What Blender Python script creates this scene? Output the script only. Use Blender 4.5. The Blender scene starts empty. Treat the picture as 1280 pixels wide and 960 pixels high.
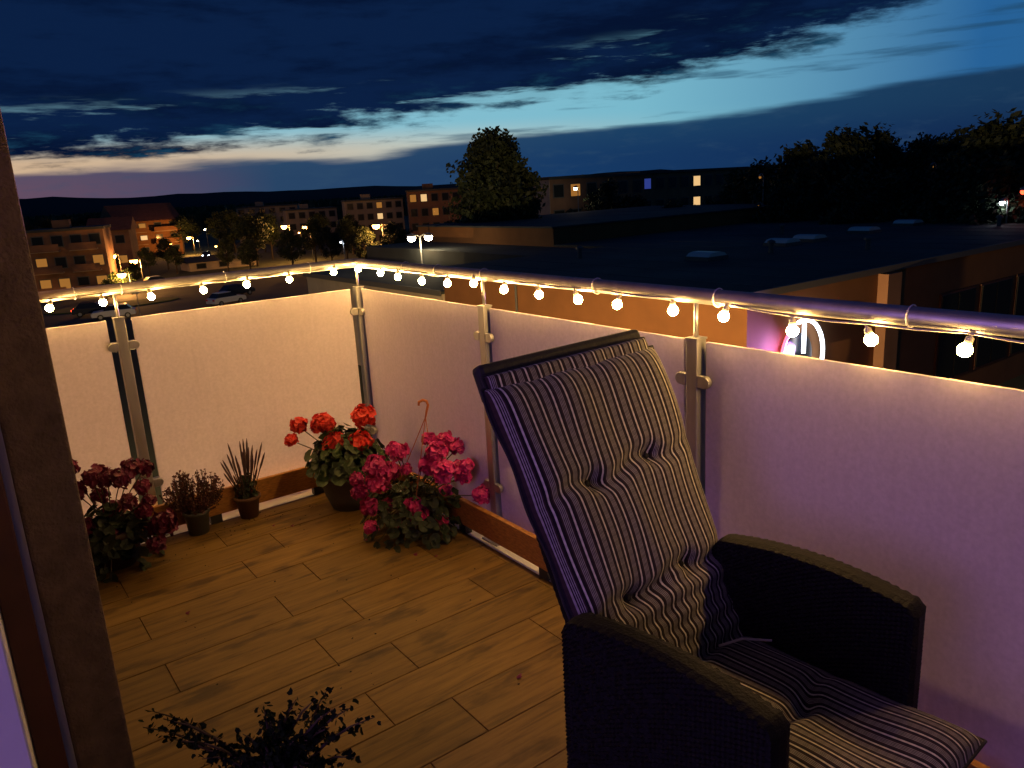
import bpy, math, random
from mathutils import Vector, Matrix
random.seed(7)
R = math.radians
S = bpy.context.scene
COL = S.collection

# ------------------------------------------------------------------ camera
FPX = 970.47
cR = Vector((0.80055784, -0.59675009, -0.05474009)).normalized()
cF = Vector((0.56856368, 0.78523936, -0.24522335)).normalized()
cU = cR.cross(cF).normalized()
CAM = Vector((-1.6475, -3.5129, 1.3923))
cd = bpy.data.cameras.new('camera')
co = bpy.data.objects.new('camera', cd)
COL.objects.link(co)
cd.sensor_width = 36
cd.lens = FPX / 1280 * 36
cd.clip_start = 0.02
cd.clip_end = 9000
co.matrix_world = Matrix(((cR.x, cU.x, -cF.x, CAM.x), (cR.y, cU.y, -cF.y, CAM.y), (cR.z, cU.z, -cF.z, CAM.z), (0, 0, 0, 1)))
S.camera = co
S.render.engine = 'CYCLES'
S.cycles.use_denoising = True
S.cycles.max_bounces = 8
S.cycles.transmission_bounces = 6
S.cycles.sample_clamp_indirect = 4
S.cycles.caustics_reflective = False
S.cycles.caustics_refractive = False
vs = S.view_settings
vs.view_transform = 'Standard'
vs.look = 'None'
vs.gamma = 1
vs.exposure = 0

def pix(x, y):
    return cF + cR * ((x - 640) / FPX) + cU * ((480 - y) / FPX)

def at(x, y, D):
    "world point on the sight line of a photo pixel, D metres away over the ground"
    d = pix(x, y)
    return CAM + d * (D / math.hypot(d.x, d.y))

# ------------------------------------------------------------------ world: dusk sky
SUN_AZ = 0.0
W = bpy.data.worlds.new('World')
S.world = W
W.use_nodes = True
nt = W.node_tree
N, L = nt.nodes, nt.links
N.clear()
def nd(t, **k):
    n = N.new(t)
    for a, b in k.items():
        setattr(n, a, b)
    return n
def setin(n, i, v):
    if isinstance(v, bpy.types.NodeSocket):
        L.new(v, n.inputs[i])
    elif v is not None:
        n.inputs[i].default_value = v
def mth(op, a, b=None, c=None, clamp=False):
    n = nd('ShaderNodeMath', operation=op, use_clamp=clamp)
    setin(n, 0, a); setin(n, 1, b); setin(n, 2, c)
    return n.outputs[0]
def sstep(v, a, b):
    n = nd('ShaderNodeMapRange', interpolation_type='SMOOTHSTEP')
    setin(n, 0, v); setin(n, 1, a); setin(n, 2, b); n.inputs[3].default_value = 0; n.inputs[4].default_value = 1
    return n.outputs[0]
def ramp(v, stops):
    n = nd('ShaderNodeValToRGB')
    setin(n, 0, v)
    e = n.color_ramp.elements
    e[0].position, e[0].color = stops[0][0], (*stops[0][1], 1)
    e[1].position, e[1].color = stops[-1][0], (*stops[-1][1], 1)
    for p, c in stops[1:-1]:
        q = e.new(p); q.color = (*c, 1)
    return n.outputs[0]
def mixc(f, a, b, mode='MIX'):
    n = nd('ShaderNodeMix', data_type='RGBA', blend_type=mode)
    setin(n, 0, f); setin(n, 6, a); setin(n, 7, b)
    return n.outputs[2]
tc = nd('ShaderNodeTexCoord')
sep = nd('ShaderNodeSeparateXYZ'); L.new(tc.outputs['Generated'], sep.inputs[0])
X, Y, Z = sep.outputs
el = mth('MULTIPLY', mth('ARCSINE', Z), 180 / math.pi)               # elevation in degrees
hor = mth('SQRT', mth('ADD', mth('MULTIPLY', X, X), mth('MULTIPLY', Y, Y)))
ca = mth('DIVIDE', Y, mth('MAXIMUM', hor, 0.001))                     # cosine of azimuth from the sunset
def noise(scale3, scale, detail=6, rough=.55, off=(0, 0, 0)):
    mp = nd('ShaderNodeMapping'); L.new(tc.outputs['Generated'], mp.inputs[0])
    mp.inputs['Scale'].default_value = scale3; mp.inputs['Location'].default_value = off
    n = nd('ShaderNodeTexNoise'); L.new(mp.outputs[0], n.inputs['Vector'])
    n.inputs['Scale'].default_value = scale; n.inputs['Detail'].default_value = detail; n.inputs['Roughness'].default_value = rough
    return n.outputs[0]
n1 = noise((1, 1, 5), 3.4, 8, .58, (.3, .1, 0))
n2 = noise((1, 1, 5), 16.0, 6, .62, (2.1, 4.0, .3))
n3 = noise((1, 1, 9), 3.0, 5, .5, (5, 1.3, 2))
wob = mth('ADD', mth('MULTIPLY', mth('SUBTRACT', n1, .5), 5.0), mth('MULTIPLY', mth('SUBTRACT', n2, .5), 3.8))
eU = mth('SUBTRACT', 14.0, mth('MULTIPLY', ca, 10.6))
eL = mth('SUBTRACT', 7.1, mth('MULTIPLY', ca, 4.7))
upper = sstep(mth('ADD', mth('SUBTRACT', el, eU), wob), -.5, .8)
gaps = mth('MULTIPLY', sstep(noise((1, 1, 10), 4.6, 7, .6, (3.3, .7, 6)), .54, .64), mth('SUBTRACT', 1.0, sstep(mth('SUBTRACT', el, eU), 1.0, 3.6)))
upper = mth('MULTIPLY', upper, mth('SUBTRACT', 1.0, mth('MULTIPLY', gaps, .85)))
lower = sstep(mth('ADD', mth('SUBTRACT', eL, el), mth('MULTIPLY', mth('SUBTRACT', n3, .5), 2.6)), -.15, .45)
# wisps of thin cloud across the opening
wisp = mth('MULTIPLY', sstep(noise((1, 1, 14), 4.0, 6, .55, (9, 2, 4)), .56, .68), .75)
f01 = mth('MULTIPLY_ADD', ca, .5, .5)
warm = ramp(f01, [(0, (.02, .05, .10)), (.5, (.025, .11, .20)), (.70, (.026, .15, .34)), (.83, (.20, .47, .57)), (.92, (.50, .57, .52)), (1, (.62, .43, .27))])
cool = ramp(f01, [(0, (.01, .04, .09)), (.5, (.02, .09, .18)), (.70, (.02, .12, .31)), (.85, (.19, .48, .60)), (1, (.26, .54, .64))])
sky = nd('ShaderNodeTexSky', sky_type='NISHITA', sun_disc=False)
sky.sun_elevation = R(-3.5)
sky.sun_rotation = R(SUN_AZ)
sky.ozone_density = 6
clear = mixc(sstep(el, 2.9, 4.9), warm, cool)
clear = mixc(.06, clear, sky.outputs[0], 'ADD')
lowc = ramp(f01, [(0, (.004, .012, .035)), (.55, (.005, .018, .06)), (.72, (.006, .024, .085)), (.88, (.008, .040, .125)), (.97, (.022, .058, .13)), (1, (.13, .075, .12))])
lowc = mixc(sstep(el, 1.2, 4.5), lowc, ramp(f01, [(0, (.004, .012, .035)), (.6, (.008, .03, .08)), (.85, (.012, .055, .13)), (1, (.035, .08, .15))]))
lowc = mixc(mth('MULTIPLY', sstep(n2, .5, .75), .35), lowc, (.03, .075, .14, 1))
upc = mixc(sstep(mth('ADD', n1, mth('MULTIPLY', n2, .4)), .6, .85), (.0032, .014, .055, 1), (.0015, .0062, .028, 1))
upc = mixc(mth('MULTIPLY', sstep(n2, .5, .72), mth('SUBTRACT', 1.0, sstep(mth('SUBTRACT', el, eU), -1.0, 4.0))), upc, (.010, .055, .11, 1))
c = mixc(mth('MULTIPLY', wisp, .8), clear, (.014, .06, .125, 1))
c = mixc(lower, c, lowc)
c = mixc(upper, c, upc)
bg = nd('ShaderNodeBackground'); L.new(c, bg.inputs[0]); bg.inputs[1].default_value = 1.0
wo = nd('ShaderNodeOutputWorld'); L.new(bg.outputs[0], wo.inputs[0])

def lamp(name, kind, loc, energy, color, **k):
    d = bpy.data.lights.new(name, kind)
    d.energy = energy; d.color = color
    for a, b in k.items():
        setattr(d, a, b)
    o = bpy.data.objects.new(name, d); COL.objects.link(o); o.location = loc
    return o
# violet glow that falls out through the open balcony door from the room behind
rl = lamp('room_light', 'AREA', (-3.6, -3.15, 1.5), 29, (.50, .24, 1.0), size=1.6, shape='SQUARE')
rl.rotation_euler = Vector((1.0, .12, -.2)).to_track_quat('-Z', 'Y').to_euler()

# ------------------------------------------------------------------ materials
def mat(name, col, rough=.6, metal=0, var=0, vscale=6, bump=0, bscale=40, stretch=None, emit=None, estr=0, spec=.5, obj_rand=0):
    m = bpy.data.materials.new(name); m.use_nodes = True
    n, l = m.node_tree.nodes, m.node_tree.links
    b = n['Principled BSDF']
    b.inputs['Base Color'].default_value = (*col, 1)
    b.inputs['Roughness'].default_value = rough
    b.inputs['Metallic'].default_value = metal
    b.inputs['Specular IOR Level'].default_value = spec
    t = n.new('ShaderNodeTexCoord')
    mp = n.new('ShaderNodeMapping'); l.new(t.outputs['Object'], mp.inputs[0])
    if stretch: mp.inputs['Scale'].default_value = stretch
    if var:
        z = n.new('ShaderNodeTexNoise'); z.inputs['Scale'].default_value = vscale; z.inputs['Detail'].default_value = 5
        l.new(mp.outputs[0], z.inputs['Vector'])
        h = n.new('ShaderNodeValToRGB')
        h.color_ramp.elements[0].position = .3; h.color_ramp.elements[1].position = .7
        h.color_ramp.elements[0].color = (*[x * (1 - var) for x in col], 1)
        h.color_ramp.elements[1].color = (*[min(1, x * (1 + var)) for x in col], 1)
        l.new(z.outputs[0], h.inputs[0]); src = h.outputs[0]
        if obj_rand:
            oi = n.new('ShaderNodeObjectInfo'); hs = n.new('ShaderNodeHueSaturation')
            mr = n.new('ShaderNodeMapRange'); mr.inputs[3].default_value = 1 - obj_rand; mr.inputs[4].default_value = 1 + obj_rand
            l.new(oi.outputs['Random'], mr.inputs[0]); l.new(mr.outputs[0], hs.inputs['Value']); l.new(src, hs.inputs['Color']); src = hs.outputs[0]
        l.new(src, b.inputs['Base Color'])
    if bump:
        z2 = n.new('ShaderNodeTexNoise'); z2.inputs['Scale'].default_value = bscale; z2.inputs['Detail'].default_value = 4
        l.new(mp.outputs[0], z2.inputs['Vector'])
        bp = n.new('ShaderNodeBump'); bp.inputs['Strength'].default_value = bump; bp.inputs['Distance'].default_value = .01
        l.new(z2.outputs[0], bp.inputs['Height']); l.new(bp.outputs[0], b.inputs['Normal'])
    if emit:
        b.inputs['Emission Color'].default_value = (*emit, 1); b.inputs['Emission Strength'].default_value = estr
    return m

def frosted():
    m = bpy.data.materials.new('frosted_glass'); m.use_nodes = True
    n, l = m.node_tree.nodes, m.node_tree.links
    n.clear()
    o = n.new('ShaderNodeOutputMaterial')
    d = n.new('ShaderNodeBsdfDiffuse'); d.inputs[0].default_value = (.74, .67, .71, 1)
    t = n.new('ShaderNodeBsdfTranslucent'); t.inputs[0].default_value = (.78, .71, .74, 1)
    g = n.new('ShaderNodeBsdfGlossy'); g.inputs['Roughness'].default_value = .38; g.inputs[0].default_value = (.9, .9, .9, 1)
    mx = n.new('ShaderNodeMixShader'); mx.inputs[0].default_value = .5
    l.new(d.outputs[0], mx.inputs[1]); l.new(t.outputs[0], mx.inputs[2])
    fr = n.new('ShaderNodeFresnel'); fr.inputs[0].default_value = 1.35
    tcx = n.new('ShaderNodeTexCoord'); z = n.new('ShaderNodeTexNoise'); z.inputs['Scale'].default_value = 3; z.inputs['Detail'].default_value = 5
    l.new(tcx.outputs['Object'], z.inputs['Vector'])
    mr = n.new('ShaderNodeMapRange'); mr.inputs[3].default_value = .44; mr.inputs[4].default_value = .56
    l.new(z.outputs[0], mr.inputs[0]); l.new(mr.outputs[0], mx.inputs[0])
    m2 = n.new('ShaderNodeMixShader'); l.new(fr.outputs[0], m2.inputs[0]); l.new(mx.outputs[0], m2.inputs[1]); l.new(g.outputs[0], m2.inputs[2])
    # faint rain streaks and dust on the film
    mp = n.new('ShaderNodeMapping'); mp.inputs['Scale'].default_value = (26, 26, 1.6); l.new(tcx.outputs['Object'], mp.inputs[0])
    zs = n.new('ShaderNodeTexNoise'); zs.inputs['Scale'].default_value = 2.2; zs.inputs['Detail'].default_value = 7; l.new(mp.outputs[0], zs.inputs['Vector'])
    z3 = n.new('ShaderNodeTexNoise'); z3.inputs['Scale'].default_value = 90; z3.inputs['Detail'].default_value = 3; l.new(tcx.outputs['Object'], z3.inputs['Vector'])
    zw = n.new('ShaderNodeMath'); zw.operation = 'MULTIPLY_ADD'; zw.inputs[1].default_value = .35; zw.inputs[2].default_value = .325; l.new(zs.outputs[0], zw.inputs[0])
    sm = n.new('ShaderNodeMath'); sm.operation = 'ADD'; l.new(zw.outputs[0], sm.inputs[0]); l.new(z3.outputs[0], sm.inputs[1])
    for sh in (d, t):
        rc = n.new('ShaderNodeValToRGB'); c0 = sh.inputs[0].default_value
        rc.color_ramp.elements[0].position = .36; rc.color_ramp.elements[1].position = .62
        rc.color_ramp.elements[0].color = (*[x * .84 for x in c0[:3]], 1); rc.color_ramp.elements[1].color = (*c0[:3], 1)
        hf_ = n.new('ShaderNodeMath'); hf_.operation = 'MULTIPLY'; hf_.inputs[1].default_value = .5; l.new(sm.outputs[0], hf_.inputs[0])
        l.new(hf_.outputs[0], rc.inputs[0]); l.new(rc.outputs[0], sh.inputs[0])
    l.new(m2.outputs[0], o.inputs[0])
    return m

def wood_tile():
    m = bpy.data.materials.new('wood_look_tile'); m.use_nodes = True
    n, l = m.node_tree.nodes, m.node_tree.links
    b = n['Principled BSDF']
    t = n.new('ShaderNodeTexCoord'); oi = n.new('ShaderNodeObjectInfo')
    ad = n.new('ShaderNodeVectorMath'); ad.operation = 'MULTIPLY_ADD'
    cmb = n.new('ShaderNodeCombineXYZ'); 
    for i in range(3): l.new(oi.outputs['Random'], cmb.inputs[i])
    ad.inputs[1].default_value = (37, 53, 11)
    l.new(cmb.outputs[0], ad.inputs[0]); l.new(t.outputs['Object'], ad.inputs[2])
    mp = n.new('ShaderNodeMapping'); mp.inputs['Scale'].default_value = (1.4, 16, 1); l.new(ad.outputs[0], mp.inputs[0])
    g = n.new('ShaderNodeTexNoise'); g.inputs['Scale'].default_value = 3.2; g.inputs['Detail'].default_value = 8; g.inputs['Roughness'].default_value = .62; g.inputs['Distortion'].default_value = .6
    l.new(mp.outputs[0], g.inputs['Vector'])
    r = n.new('ShaderNodeValToRGB'); e = r.color_ramp.elements
    e[0].position = .25; e[0].color = (.082, .046, .011, 1)
    e[1].position = .72; e[1].color = (.235, .138, .032, 1)
    q = e.new(.5); q.color = (.175, .100, .022, 1)
    l.new(g.outputs[0], r.inputs[0])
    mp2 = n.new('ShaderNodeMapping'); mp2.inputs['Scale'].default_value = (2.2, 5.5, 1); gm = n.new('ShaderNodeNewGeometry'); l.new(gm.outputs['Position'], mp2.inputs[0])
    k = n.new('ShaderNodeTexNoise'); k.inputs['Scale'].default_value = 2.0; k.inputs['Detail'].default_value = 4; l.new(mp2.outputs[0], k.inputs['Vector'])
    kr = n.new('ShaderNodeMapRange'); kr.inputs[1].default_value = .53; kr.inputs[2].default_value = .72; kr.interpolation_type = 'SMOOTHSTEP'
    l.new(k.outputs[0], kr.inputs[0])
    mx = n.new('ShaderNodeMix'); mx.data_type = 'RGBA'; mx.blend_type = 'MULTIPLY'
    l.new(kr.outputs[0], mx.inputs[0]); l.new(r.outputs[0], mx.inputs[6]); mx.inputs[7].default_value = (.36, .33, .34, 1)
    hs = n.new('ShaderNodeHueSaturation'); mr = n.new('ShaderNodeMapRange'); mr.inputs[3].default_value = .82; mr.inputs[4].default_value = 1.15
    l.new(oi.outputs['Random'], mr.inputs[0]); l.new(mr.outputs[0], hs.inputs['Value']); l.new(mx.outputs[2], hs.inputs['Color'])
    l.new(hs.outputs[0], b.inputs['Base Color'])
    b.inputs['Roughness'].default_value = .58; b.inputs['Specular IOR Level'].default_value = .3
    bp = n.new('ShaderNodeBump'); bp.inputs['Strength'].default_value = .25; bp.inputs['Distance'].default_value = .004
    l.new(g.outputs[0], bp.inputs['Height']); l.new(bp.outputs[0], b.inputs['Normal'])
    return m

def striped():
    "woven stripes across the cushion (u runs over its width)"
    m = bpy.data.materials.new('striped_cotton'); m.use_nodes = True
    n, l = m.node_tree.nodes, m.node_tree.links
    b = n['Principled BSDF']
    uv = n.new('ShaderNodeUVMap'); sp = n.new('ShaderNodeSeparateXYZ'); l.new(uv.outputs[0], sp.inputs[0])
    mu = n.new('ShaderNodeMath'); mu.operation = 'MULTIPLY'; mu.inputs[1].default_value = 15.4; l.new(sp.outputs[0], mu.inputs[0])
    mo = n.new('ShaderNodeMath'); mo.operation = 'ADD'; mo.inputs[1].default_value = .2; l.new(mu.outputs[0], mo.inputs[0]); mu = mo
    fr = n.new('ShaderNodeMath'); fr.operation = 'FRACT'; l.new(mu.outputs[0], fr.inputs[0])
    r = n.new('ShaderNodeValToRGB'); r.color_ramp.interpolation = 'CONSTANT'
    dark, cream, fine, brown = (.014, .010, .014, 1), (.66, .61, .52, 1), (.36, .33, .29, 1), (.045, .026, .024, 1)
    st = [(0, cream), (.125, dark), (.30, brown), (.40, fine), (.45, dark), (.50, fine), (.55, dark), (.60, fine), (.65, dark), (.70, fine), (.75, brown), (.84, dark)]
    e = r.color_ramp.elements
    e[0].position = 0; e[0].color = st[0][1]; e[1].position = st[1][0]; e[1].color = st[1][1]
    for p, c in st[2:]:
        q = e.new(p); q.color = c
    l.new(fr.outputs[0], r.inputs[0])
    # weave: small dashes along the length
    w = n.new('ShaderNodeMath'); w.operation = 'MULTIPLY'; w.inputs[1].default_value = 190; l.new(sp.outputs[1], w.inputs[0])
    ws = n.new('ShaderNodeMath'); ws.operation = 'SINE'; l.new(w.outputs[0], ws.inputs[0])
    wr = n.new('ShaderNodeMapRange'); wr.inputs[1].default_value = -1; wr.inputs[3].default_value = .86; wr.inputs[4].default_value = 1.06; l.new(ws.outputs[0], wr.inputs[0])
    mx = n.new('ShaderNodeMix'); mx.data_type = 'RGBA'; mx.blend_type = 'MULTIPLY'; mx.inputs[0].default_value = 1
    cc = n.new('ShaderNodeCombineColor')
    for i in range(3): l.new(wr.outputs[0], cc.inputs[i])
    l.new(r.outputs[0], mx.inputs[6]); l.new(cc.outputs[0], mx.inputs[7])
    l.new(mx.outputs[2], b.inputs['Base Color'])
    b.inputs['Roughness'].default_value = .85; b.inputs['Specular IOR Level'].default_value = .15
    b.inputs['Sheen Weight'].default_value = .15
    z = n.new('ShaderNodeTexNoise'); z.inputs['Scale'].default_value = 22; z.inputs['Detail'].default_value = 5
    bp = n.new('ShaderNodeBump'); bp.inputs['Strength'].default_value = .35; bp.inputs['Distance'].default_value = .01
    tcx = n.new('ShaderNodeTexCoord'); l.new(tcx.outputs['Object'], z.inputs['Vector'])
    l.new(z.outputs[0], bp.inputs['Height']); l.new(bp.outputs[0], b.inputs['Normal'])
    return m

M = dict(
    steel=mat('brushed_steel', (.46, .45, .46), .5, .9, .12, 30, stretch=(1, 1, .1)),
    glass=frosted(), tile=wood_tile(), stripe=striped(),
    grout=mat('grout', (.10, .062, .02), .9, var=.3, vscale=30),
    board=mat('stained_board', (.38, .17, .035), .5, var=.35, vscale=5, stretch=(8, 8, 40), bump=.1),
    white=mat('white_paint', (.78, .77, .74), .5, var=.06, vscale=8),
    frame=mat('brown_frame', (.10, .035, .022), .45, var=.2, vscale=10),
    stucco=mat('stucco', (.19, .125, .078), .9, var=.22, vscale=25, bump=.9, bscale=120),
    wicker=mat('black_rattan', (.005, .0047, .0047), .65, var=.4, vscale=60, spec=.15, bump=.3, bscale=170, stretch=(1, 1, 3)),
    pad=mat('black_fabric', (.014, .013, .014), .8, var=.3, vscale=30, bump=.3, bscale=80),
    bulb=mat('lit_bulb', (1, .8, .5), .4, emit=(1, .56, .155), estr=290),
    cord=mat('cord', (.55, .5, .4), .5), black=mat('black_plastic', (.02, .02, .02), .4),
    petal_red=mat('petal_red', (.66, .035, .022), .6, var=.3, vscale=40, obj_rand=.15),
    petal_pink=mat('petal_pink', (.60, .028, .24), .6, var=.35, vscale=40, obj_rand=.2),
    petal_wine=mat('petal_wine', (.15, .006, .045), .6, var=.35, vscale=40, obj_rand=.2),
    leaf=mat('leaf', (.035, .062, .02), .55, var=.45, vscale=18),
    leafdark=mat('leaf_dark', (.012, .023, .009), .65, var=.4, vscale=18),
    leafblack=mat('evergreen_leaf', (.007, .013, .005), .8, var=.4, vscale=18, spec=.1),
    heather=mat('heather', (.075, .02, .016), .7, var=.5, vscale=40),
    spike=mat('spike_leaf', (.06, .03, .033), .7, var=.5, vscale=30),
    stem=mat('stem', (.07, .06, .025), .7, var=.3), twig=mat('twig', (.05, .03, .02), .8, var=.3),
    potgrey=mat('grey_pot', (.085, .09, .09), .55, var=.2, vscale=12, bump=.1),
    potbrown=mat('brown_pot', (.06, .03, .018), .6, var=.2, vscale=12),
    potterra=mat('terracotta', (.11, .05, .026), .8, var=.2, vscale=12), soil=mat('soil', (.03, .02, .015), .95, var=.4, vscale=60, bump=.6),
    hook=mat('orange_plastic', (.42, .13, .03), .4, var=.1),
    asphalt=mat('asphalt', (.055, .055, .055), .85, var=.25, vscale=.25), ground=mat('ground', (.045, .055, .03), .95, var=.4, vscale=.05),
    grass=mat('grass', (.05, .085, .03), .95, var=.4, vscale=.6), hill=mat('hill', (.012, .018, .02), 1, var=.3, vscale=.002),
    roof=mat('roof_felt', (.045, .052, .055), .8, var=.5, vscale=.22), capm=mat('roof_cap', (.09, .09, .09), .6),
    render=mat('orange_render', (.19, .082, .028), .9, var=.12, vscale=.8, bump=.2, bscale=8),
    pale=mat('pale_render', (.42, .36, .28), .9, var=.12, vscale=.8, bump=.2, bscale=8),
    conc=mat('concrete_panel', (.26, .22, .18), .9, var=.15, vscale=.5), brick=mat('brown_render', (.22, .12, .075), .9, var=.2, vscale=.6),
    tilered=mat('roof_tiles', (.20, .075, .04), .85, var=.25, vscale=1.2, stretch=(1, 1, 6)),
    pane=mat('dark_pane', (.02, .025, .03), .15), lit=mat('lit_pane', (.06, .05, .03), .5, emit=(1, .40, .07), estr=.32),
    litw=mat('bright_pane', (.08, .07, .05), .5, emit=(1, .62, .26), estr=.85), sodium=mat('sodium_lamp', (1, .6, .2), .5, emit=(1, .42, .07), estr=60),
    ledlamp=mat('led_lamp', (1, .9, .7), .5, emit=(1, .80, .45), estr=80), cold=mat('cold_lamp', (.9, .9, 1), .5, emit=(.8, .9, 1), estr=25),
    red=mat('red_lamp', (.9, .1, .05), .5, emit=(1, .06, .02), estr=6), bluel=mat('blue_screen', (.1, .15, .9), .5, emit=(.12, .2, 1), estr=.2),
    neonw=mat('neon_white', (1, 1, 1), .5, emit=(.85, .9, 1), estr=6), neonr=mat('neon_red', (1, .1, .15), .5, emit=(1, .08, .16), estr=4),
    bark=mat('bark', (.05, .038, .028), .9, var=.3), crown=mat('tree_leaves', (.022, .036, .013), .7, var=.5, vscale=.7),
    carw=mat('car_white', (.7, .7, .7), .3), carb=mat('car_dark', (.03, .035, .05), .25), cars=mat('car_silver', (.35, .36, .38), .3, .4),
    tyre=mat('tyre', (.015, .015, .015), .8), sky_panel=mat('skylight_dome', (.62, .66, .66), .35), pole=mat('galvanised_pole', (.30, .31, .31), .5, .6),
)

# ------------------------------------------------------------------ mesh helpers
class MB:
    def __init__(s): s.v, s.f, s.uv = [], [], None
    def box(s, x0, x1, y0, y1, z0, z1):
        i = len(s.v)
        s.v += [(x, y, z) for z in (z0, z1) for y in (y0, y1) for x in (x0, x1)]
        s.f += [tuple(i + k for k in q) for q in ((0, 2, 3, 1), (4, 5, 7, 6), (0, 1, 5, 4), (2, 6, 7, 3), (0, 4, 6, 2), (1, 3, 7, 5))]
        return s
    def tube(s, pts, r, n=8, cap=True):
        pts = [Vector(p) for p in pts]; i0 = len(s.v); up = None
        for k, p in enumerate(pts):
            d = (pts[min(k + 1, len(pts) - 1)] - pts[max(k - 1, 0)]).normalized()
            if up is None: up = Vector((0, 0, 1)) if abs(d.z) < .9 else Vector((1, 0, 0))
            a = d.cross(up).normalized(); b = a.cross(d).normalized(); up = b
            rr = r[k] if isinstance(r, (list, tuple)) else r
            s.v += [tuple(p + a * (rr * math.cos(2 * math.pi * j / n)) + b * (rr * math.sin(2 * math.pi * j / n))) for j in range(n)]
        for k in range(len(pts) - 1):
            for j in range(n):
                q = i0 + k * n
                s.f.append((q + j, q + (j + 1) % n, q + n + (j + 1) % n, q + n + j))
        if cap:
            s.f.append(tuple(i0 + j for j in range(n))[::-1]); s.f.append(tuple(i0 + (len(pts) - 1) * n + j for j in range(n)))
        return s
    def lathe(s, prof, n=20, c=(0, 0, 0)):
        i0 = len(s.v)
        for r, z in prof:
            s.v += [(c[0] + r * math.cos(2 * math.pi * j / n), c[1] + r * math.sin(2 * math.pi * j / n), c[2] + z) for j in range(n)]
        for k in range(len(prof) - 1):
            for j in range(n):
                q = i0 + k * n
                s.f.append((q + j, q + (j + 1) % n, q + n + (j + 1) % n, q + n + j))
        s.f.append(tuple(i0 + j for j in range(n))[::-1]); s.f.append(tuple(i0 + (len(prof) - 1) * n + j for j in range(n)))
        return s
    def prism(s, poly, y0, y1, axis='y'):
        i, n = len(s.v), len(poly)
        for w in (y0, y1):
            s.v += [(a, w, b) if axis == 'y' else (w, a, b) if axis == 'x' else (a, b, w) for a, b in poly]
        for j in range(n): s.f.append((i + j, i + (j + 1) % n, i + n + (j + 1) % n, i + n + j))
        s.f.append(tuple(i + j for j in range(n))[::-1]); s.f.append(tuple(i + n + j for j in range(n)))
        return s
    def poly(s, pts):
        i = len(s.v); s.v += [tuple(p) for p in pts]; s.f.append(tuple(range(i, i + len(pts)))); return s
    def mesh(s, name, m, smooth=False):
        me = bpy.data.meshes.new(name); me.from_pydata(s.v, [], s.f); me.materials.append(m)
        if smooth: me.polygons.foreach_set('use_smooth', [True] * len(me.polygons))
        me.update(); return me
    def build(s, name, m, parent=None, loc=(0, 0, 0), smooth=False, bevel=0, rot=None):
        return place(name, s.mesh(name, m, smooth), parent, loc, bevel, rot)
def place(name, me, parent=None, loc=(0, 0, 0), bevel=0, rot=None, scale=None):
    o = bpy.data.objects.new(name, me); COL.objects.link(o); o.location = loc; o.parent = parent
    if rot: o.rotation_euler = rot
    if scale: o.scale = (scale,) * 3 if not isinstance(scale, tuple) else scale
    if bevel:
        b = o.modifiers.new('bevel', 'BEVEL'); b.width = bevel; b.segments = 2; b.limit_method = 'ANGLE'
    return o
def tag(o, label=None, cat=None, group=None, kind=None):
    for k, v in (('label', label), ('category', cat), ('group', group), ('kind', kind)):
        if v: o[k] = v
    return o
def thing(name, loc, label, cat, group=None, rz=0):
    o = bpy.data.objects.new(name, None); COL.objects.link(o); o.location = loc; o.rotation_euler.z = rz; o.empty_display_size = .1
    return tag(o, label, cat, group)
def rnd(a, b): return random.uniform(a, b)

# ================================================================== LARGE STRUCTURE: ground and far land
GZ = -10.0
tag(MB().poly([(-3000, -600, GZ), (4200, -600, GZ), (4200, 4200, GZ), (-3000, 4200, GZ)]).build('ground', M['ground']), kind='structure')
hm = MB(); NH = 90
for i in range(NH + 1):
    a = R(-25 + 130 * i / NH); D = 3000
    h = 30 + 20 * math.exp(-((i - 21) / 9) ** 2) + 3 * math.sin(i * .43) + 3 * math.sin(i * .91 + 1) + rnd(-3, 3)
    for dd, z in ((-350, GZ - 1), (0, h), (500, GZ - 1)):
        hm.v.append((math.sin(a) * (D + dd), math.cos(a) * (D + dd), z))
for i in range(NH):
    for k in (0, 1):
        q = i * 3 + k; hm.f.append((q, q + 1, q + 4, q + 3))
tag(hm.build('hills', M['hill'], smooth=True), kind='structure')
tag(MB().poly([(-40, 80, GZ + .02), (34, 80, GZ + .02), (60, 118, GZ + .02), (-40, 118, GZ + .02)]).build('car_park', M['asphalt']), kind='structure')
tag(MB().poly([(-60, 150, GZ + .02), (140, 192, GZ + .02), (140, 200, GZ + .02), (-60, 158, GZ + .02)]).build('road', M['asphalt']), kind='structure')
isl = MB(); isl.prism([(15.2 + 7.5 * math.cos(t / 24 * 6.283), 101.5 + 3.2 * math.sin(t / 24 * 6.283)) for t in range(24)], GZ, GZ + .14, 'z')
tag(isl.build('grass_island', M['grass']), kind='structure')

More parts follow.
